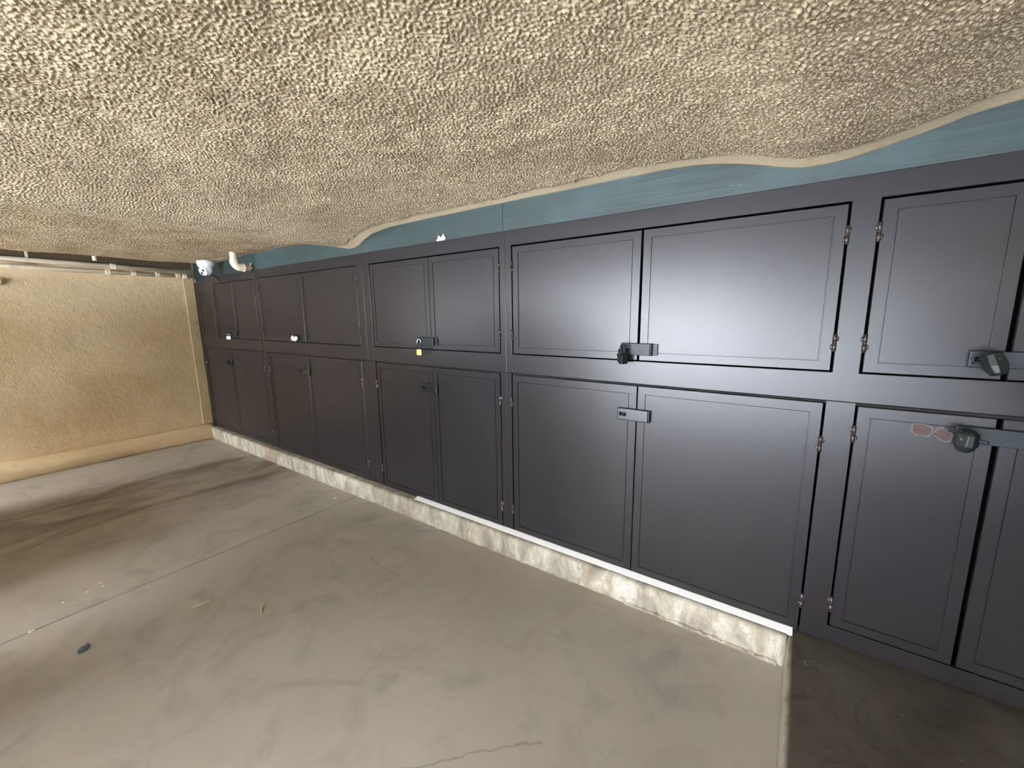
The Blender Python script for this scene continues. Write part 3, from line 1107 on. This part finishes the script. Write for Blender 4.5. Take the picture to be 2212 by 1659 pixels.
# plaster flake caught on the cabinet top
bm = bmesh.new()
prism(bm, [(-.048, 0), (-.034, .018), (-.030, .034), (-.018, .026), (-.010, .020), (.004, .026), (.010, .040), (.016, .027), (.028, .018), (.020, 0)], -.006, .006)
tag(obj('plaster_flake', bm, MAT['plaster'], bevel=.002, loc=(-1.850, FY + .002, UT)), 'jagged cream plaster flake standing on top of the cabinets', 'plaster')
# folded dark scrap
bm = bmesh.new()
Pq = [(-.030, -.014, .0), (-.014, -.024, .004), (.016, -.022, .014), (.034, -.008, .016), (.032, .016, .024), (.012, .012, .010), (.002, .020, .016), (-.026, .012, .006)]
top = [bm.verts.new((x, y, z + .003)) for x, y, z in Pq]
bot = [bm.verts.new((x, y, max(z - .003, 0))) for x, y, z in Pq]
ct, cb = bm.verts.new((0, -.002, .016)), bm.verts.new((0, -.002, .008))
for i in range(8):
    j = (i + 1) % 8
    bm.faces.new((top[i], top[j], ct))
    bm.faces.new((bot[j], bot[i], cb))
    bm.faces.new((top[j], top[i], bot[i], bot[j]))
bmesh.ops.scale(bm, vec=(.66, .66, .8), verts=bm.verts)
tag(obj('curled_leaf', bm, MAT['leaf'], smooth=False, loc=(-2.486, .20, 0), rot=(0, 0, math.radians(95))), 'curled dark blue-grey leaf lying on the concrete floor', 'leaf')
bm = bmesh.new()
tube(bm, [(-.045, 0, .004), (0, .003, .006), (.045, 0, .004)], [.0022, .0028, .002], 8)
tag(obj('straw', bm, MAT['straw'], smooth=True, loc=(-2.39, .62, 0), rot=(0, 0, math.radians(78))), 'pale dry straw lying on the concrete floor', 'straw')
bm = bmesh.new()
tube(bm, [(-.03, 0, .003), (0, .004, .004), (.025, -.004, .003)], [.002, .003, .0015], 8)
tag(obj('twig', bm, MAT['straw'], smooth=True, loc=(-2.10, .775, 0), rot=(0, 0, math.radians(150))), 'tiny twig on the floor to the right of the straw', 'twig')
crumb('paper_scrap', 'tiny cream scrap on the floor beside the kerb, near the joint', 'scrap', (-2.95, 1.70, 0), (.012, .016, .010), MAT['plaster'], 4)
crumb('pebble', 'white pebble sitting in the floor joint', 'pebble', (-2.842, .085, 0), (.008, .012, .009), MAT['plaster'], 6)
for i, (x, y) in enumerate(((-3.07, .36), (-3.02, .36), (-3.02, .30), (-3.01, .21))):
    crumb('plaster_crumb', 'tiny white crumb on the bright floor strip left of the joint', 'crumb', (x, y, 0), (.006, .007, .006), MAT['plaster'], 20 + i, 'white crumbs on the floor')


# ---------------------------------------------------------------- outside the open side of the carport
k = N('sunlit_driveway')
k.set(color=k.ramp(k.noise(.8, 6, .6), [(.3, S(182, 190, 203)), (.7, S(194, 202, 215))]), rough=.85)
struct(obj('ground', BX(-60, 60, -60, OY - .2, -.25, -.02), k.m))
k = N('added_wall_white')
k.set(color=k.ramp(k.noise(.6, 5), [(.3, S(230, 235, 242)), (.7, S(238, 243, 249))]), rough=.9)
struct(obj('wall_added_bounce', BX(-10.5, -1.0, -9.3, -9.0, -.03, 1.45), k.m))  # added unseen white wall, bounces sunlight back into the carport
k = N('added_wall_pale')
k.set(color=k.ramp(k.noise(.6, 5), [(.3, S(206, 211, 219)), (.7, S(216, 221, 229))]), rough=.9)
struct(obj('wall_added_tall_bounce', BX(-8.5, -1.8, -11.0, -10.6, -.03, 9.0), k.m))  # added unseen tall pale wall, strengthens the bright bands on the floor
struct(obj('wall_added_right', BX(2.75, 2.95, OY - .2, 2.45, 0, 2.28), MAT['stucco']))  # added unseen wall, cuts the sky light from the right


def car(label, x, yfront, z, col, W=1.75, Ln=4.3, hood=.95, roofz=1.42, rake=.75, back=1.25, nose=1.10):
    """nose towards the cabinets (+y)"""
    t = thing('car', label, 'car', (x, yfront - Ln / 2, z), 'parked cars behind the viewpoint')
    paint = plain('car_paint', col, .25, 0, .6)
    glass = plain('car_glass', S(18, 22, 24), .08, 0, .7)
    tyre = plain('tyre_rubber', S(22, 22, 22), .8)
    h = Ln / 2
    prof = [(h - .02, .30), (h, .45), (h - .03, .68), (h - .18, hood - .10), (h - nose + .05, hood), (-h + .65, hood + .03), (-h + .08, hood - .03), (-h, .62), (-h + .04, .30)]
    bm = bmesh.new()
    secs = [(-W / 2 + .02, .94), (-W / 2, 1.0), (W / 2, 1.0), (W / 2 - .02, .94)]
    rings = [[bm.verts.new((sx, y * s, z_ if z_ < .5 else .5 + (z_ - .5) * s)) for y, z_ in prof] for sx, s in secs]
    n = len(prof)
    for i in range(3):
        for q in range(n):
            bm.faces.new((rings[i][q], rings[i][(q + 1) % n], rings[i + 1][(q + 1) % n], rings[i + 1][q]))
    bm.faces.new(rings[0])
    bm.faces.new(rings[-1][::-1])
    obj('car_body', bm, paint, t, bevel=.05, seg=3, angle=25)
    bm = bmesh.new()
    base = [(h - nose, hood - .02), (-h + .45, hood)]
    roof = [(h - nose - rake, roofz - .02), (-h + back, roofz - .02)]
    b4 = [bm.verts.new((sx * (W / 2 - .05), y, z_)) for sx in (-1, 1) for y, z_ in base]
    r4 = [bm.verts.new((sx * (W / 2 - .16), y, z_)) for sx in (-1, 1) for y, z_ in roof]
    for f in ((b4[0], b4[1], r4[1], r4[0]), (b4[2], r4[2], r4[3], b4[3]), (b4[0], r4[0], r4[2], b4[2]), (b4[1], b4[3], r4[3], r4[1]), (b4[0], b4[2], b4[3], b4[1]), (r4[0], r4[1], r4[3], r4[2])):
        bm.faces.new(f)
    obj('cabin_glass', bm, glass, t, bevel=.05, seg=3)
    obj('roof_panel', BX(-W / 2 + .17, W / 2 - .17, -h + back + .03, h - nose - .03 - rake, roofz - .035, roofz + .005), paint, t, bevel=.02)
    for sx in (-1, 1):
        for yy in (h - .82, -h + .80):
            bm = bmesh.new()
            tube(bm, [(sx * (W / 2 - .19), yy, .32), (sx * (W / 2 + .005), yy, .32)], .32, 28)
            obj('wheel', bm, tyre, t, bevel=.03)
        bm = bmesh.new()
        box(bm, sx * (W / 2 - .42) - .14, sx * (W / 2 - .42) + .14, h - .08, h + .003, .62, .74)
        obj('headlight', bm, MAT['chrome'], t, bevel=.02)
    return t


car('dark grey car parked behind the viewpoint on the left', -4.22, -.45, 0, S(52, 53, 55), W=1.70, Ln=4.5, hood=.95, roofz=1.42, rake=.65, back=1.0)
car('black car parked behind the viewpoint on the right', 1.66, 1.36, KT, S(22, 23, 25))

struct(obj('wall_added_low', BX(-2.80, -2.25, OY - .1, -.65, 0, 1.2), MAT['stucco']))  # added unseen low wall, shades the floor right of the joint

# ---------------------------------------------------------------- light: sun and sky through the open side
sc = bpy.context.scene
sc.render.film_transparent = False
w = bpy.data.worlds.new('sky')
sc.world = w
w.use_nodes = True
nt = w.node_tree
bg = nt.nodes['Background']
sky = nt.nodes.new('ShaderNodeTexSky')
sky.sky_type = 'NISHITA'
sky.sun_disc = False
sky.sun_elevation = math.radians(43)
sky.sun_rotation = math.radians(-25)
sky.dust_density = 3.0
haze = nt.nodes.new('ShaderNodeMix')
haze.data_type = 'RGBA'
bw = nt.nodes.new('ShaderNodeRGBToBW')
tint = nt.nodes.new('ShaderNodeMix')
tint.data_type = 'RGBA'
tint.blend_type = 'MULTIPLY'
tint.inputs[0].default_value = 1
nt.links.new(sky.outputs['Color'], bw.inputs[0])
nt.links.new(bw.outputs[0], tint.inputs[6])
tint.inputs[7].default_value = (1.0, .99, .97, 1)
haze.inputs[0].default_value = .52
nt.links.new(sky.outputs['Color'], haze.inputs[6])
nt.links.new(tint.outputs[2], haze.inputs[7])
nt.links.new(haze.outputs[2], bg.inputs['Color'])
bg.inputs['Strength'].default_value = .20

sun = bpy.data.lights.new('sun', 'SUN')
sun.energy = 22.0
sun.angle = math.radians(.53)
sun.color = (1.0, .985, .96)
so = bpy.data.objects.new('sun', sun)
C.objects.link(so)
d = Vector((.25, -.54, -.81)).normalized()       # travelling direction: from behind the roof, down on to the driveway
so.rotation_euler = d.to_track_quat('-Z', 'Y').to_euler()
so.location = (0, 0, 12)

vs = sc.view_settings
vs.view_transform = 'Standard'
vs.look = 'None'
vs.gamma = 1
vs.exposure = 3.0
vs.use_curve_mapping = False
sc.cycles.max_bounces = 10
sc.cycles.diffuse_bounces = 6
sc.cycles.glossy_bounces = 4
sc.cycles.use_denoising = True
sc.cycles.sample_clamp_indirect = 12
